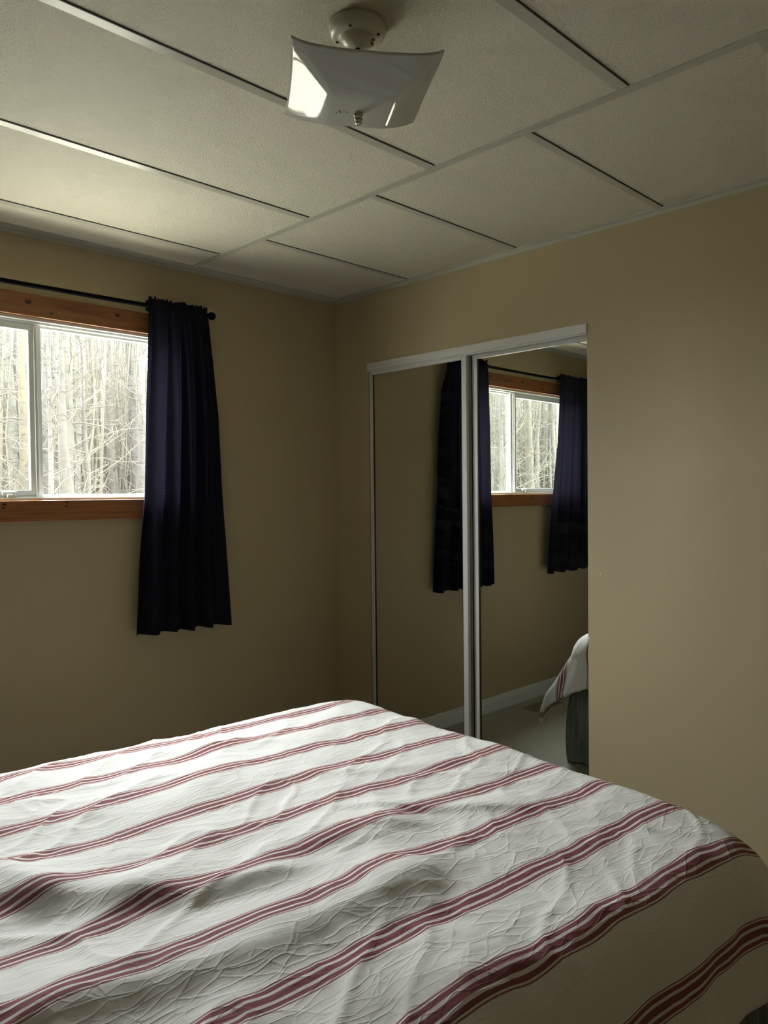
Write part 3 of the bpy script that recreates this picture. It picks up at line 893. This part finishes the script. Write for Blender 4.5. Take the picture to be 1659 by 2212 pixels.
def make_tree(seed, h, r):
    rs = random.Random(seed)
    b = BM()
    n = 14; pts = []; x = y = 0.0
    lean = (rs.uniform(-0.035, 0.035), rs.uniform(-0.03, 0.03))
    for i in range(n + 1):
        z = h * i / n
        x += lean[0] * h / n + rs.uniform(-0.03, 0.03); y += lean[1] * h / n + rs.uniform(-0.03, 0.03)
        pts.append((x, y, z))
    tube(b, pts, [r * (1.15 - 1.0 * i / n) if i else r * 1.35 for i in range(n + 1)], 9)
    tw = BM()
    for k in range(26):
        f = rs.uniform(0.12, 0.97); i = min(int(f * n), n - 1); p = Vector(pts[i]).lerp(Vector(pts[i + 1]), f * n - i)
        a = rs.uniform(0, 2 * PI); L = rs.uniform(0.7, 2.2) * (1.15 - f)
        d = Vector((math.cos(a), math.sin(a), rs.uniform(0.1, 1.3)))
        br = [p]; q = p.copy()
        for s_ in range(5):
            d += Vector((rs.uniform(-0.4, 0.4), rs.uniform(-0.4, 0.4), rs.uniform(-0.25, 0.35))); d.normalize()
            q = q + d * L / 5; br.append(q.copy())
            if s_ > 0:
                e = Vector((rs.uniform(-1, 1), rs.uniform(-1, 1), rs.uniform(-0.4, 0.8))).normalized() * L * 0.28
                tube(tw, [q, q + e * 0.5 + Vector((0, 0, rs.uniform(-0.05, 0.05))), q + e], [0.005, 0.004, 0.003], 3, False)
        tube(tw, br, [0.014 * (1.2 - f) + 0.004, 0.010, 0.008, 0.006, 0.005, 0.003], 4, False)
    off = len(b.verts)
    me = bpy.data.meshes.new('twigs'); tw.to_mesh(me); tw.free()
    n0 = len(b.faces); b.from_mesh(me); bpy.data.meshes.remove(me)
    b.faces.ensure_lookup_table()
    for f in b.faces[n0:]: f.material_index = 1
    root = link('aspen_tree', b, [M_bark, M_twig], None, True)
    root.location = (0, 0, -0.55)
    return root

def copy_tree(o):
    c = o.copy(); COL.objects.link(c)
    for ch in list(o.children):
        d = ch.copy(); COL.objects.link(d); d.parent = c
    return c

protos = [make_tree(100 + i, hh, rr) for i, (hh, rr) in enumerate(((5.9, 0.10), (6.4, 0.13), (5.6, 0.075), (6.2, 0.115), (5.4, 0.055), (5.8, 0.085)))]
used = set()
rs = random.Random(21)
spots = []
def fill(n, lo, hi, ox, dmin, dmax, power):
    c = 0; tries = 0
    while c < n and tries < n * 40:
        tries += 1
        yy = dmin + (dmax - dmin) * rs.random() ** power
        xx = ox + rs.uniform(lo, hi) * yy
        if any((xx - p[0]) ** 2 + (yy - p[1]) ** 2 < 0.35 ** 2 for p in spots): continue
        spots.append((xx, yy)); c += 1
fill(95, 0.30, 0.56, 0.0, 9.5, 30, 0.62)        # seen straight through the window
fill(105, -1.58, -1.20, 5.38, 8.5, 26, 0.62)    # seen in the mirror
fill(14, -1.20, 0.30, 1.5, 14, 30, 0.7)
for i, (xx, yy) in enumerate(spots):
    k = rs.randrange(len(protos))
    o = protos[k] if k not in used else copy_tree(protos[k]); used.add(k)
    o.location = (xx, yy, -0.55); o.rotation_euler = (0, 0, rs.uniform(0, 2 * PI)); s_ = rs.uniform(0.85, 1.12); want = min(9.5, 2.2 + 0.25 * math.hypot(xx, yy)) * rs.uniform(0.93, 1.12); o.scale = (s_, s_, want / 5.9)
    tag(o, 'bare pale aspen tree in the dense wood outside the window', 'tree', 'bare aspens outside the window')
for k in range(len(protos)):
    if k not in used:
        for ch in list(protos[k].children): bpy.data.objects.remove(ch)
        bpy.data.objects.remove(protos[k])

def thicket():
    b = BM(); rs = random.Random(77)
    for i in range(4200):
        w = rs.random()
        if w < 0.49: ox, lo, hi, d0, d1 = 0.0, 0.28, 0.58, 16, 36
        elif w < 0.97: ox, lo, hi, d0, d1 = 5.38, -1.62, -1.18, 14, 32
        else: ox, lo, hi, d0, d1 = 1.5, -1.2, 0.3, 20, 34
        yy = rs.uniform(d0, d1); xx = ox + rs.uniform(lo, hi) * yy
        h = rs.uniform(3.0, 6.5); r = rs.uniform(0.012, 0.05)
        p = Vector((xx, yy, -0.55)); pts = [p.copy()]
        ln = Vector((rs.uniform(-0.12, 0.12), rs.uniform(-0.1, 0.1), 1))
        for k in range(4):
            p = p + ln * h / 4 + Vector((rs.uniform(-0.12, 0.12), rs.uniform(-0.1, 0.1), 0)); pts.append(p.copy())
        tube(b, pts, [r, r * 0.9, r * 0.75, r * 0.55, r * 0.3], 4, False)
    o = link('sapling_thicket', b, M_brush, None, False, (3.0, 22.0, -0.55))
    tag(o, 'thicket of thin bare saplings behind the pale trunks outside', 'undergrowth', None, 'stuff')
thicket()
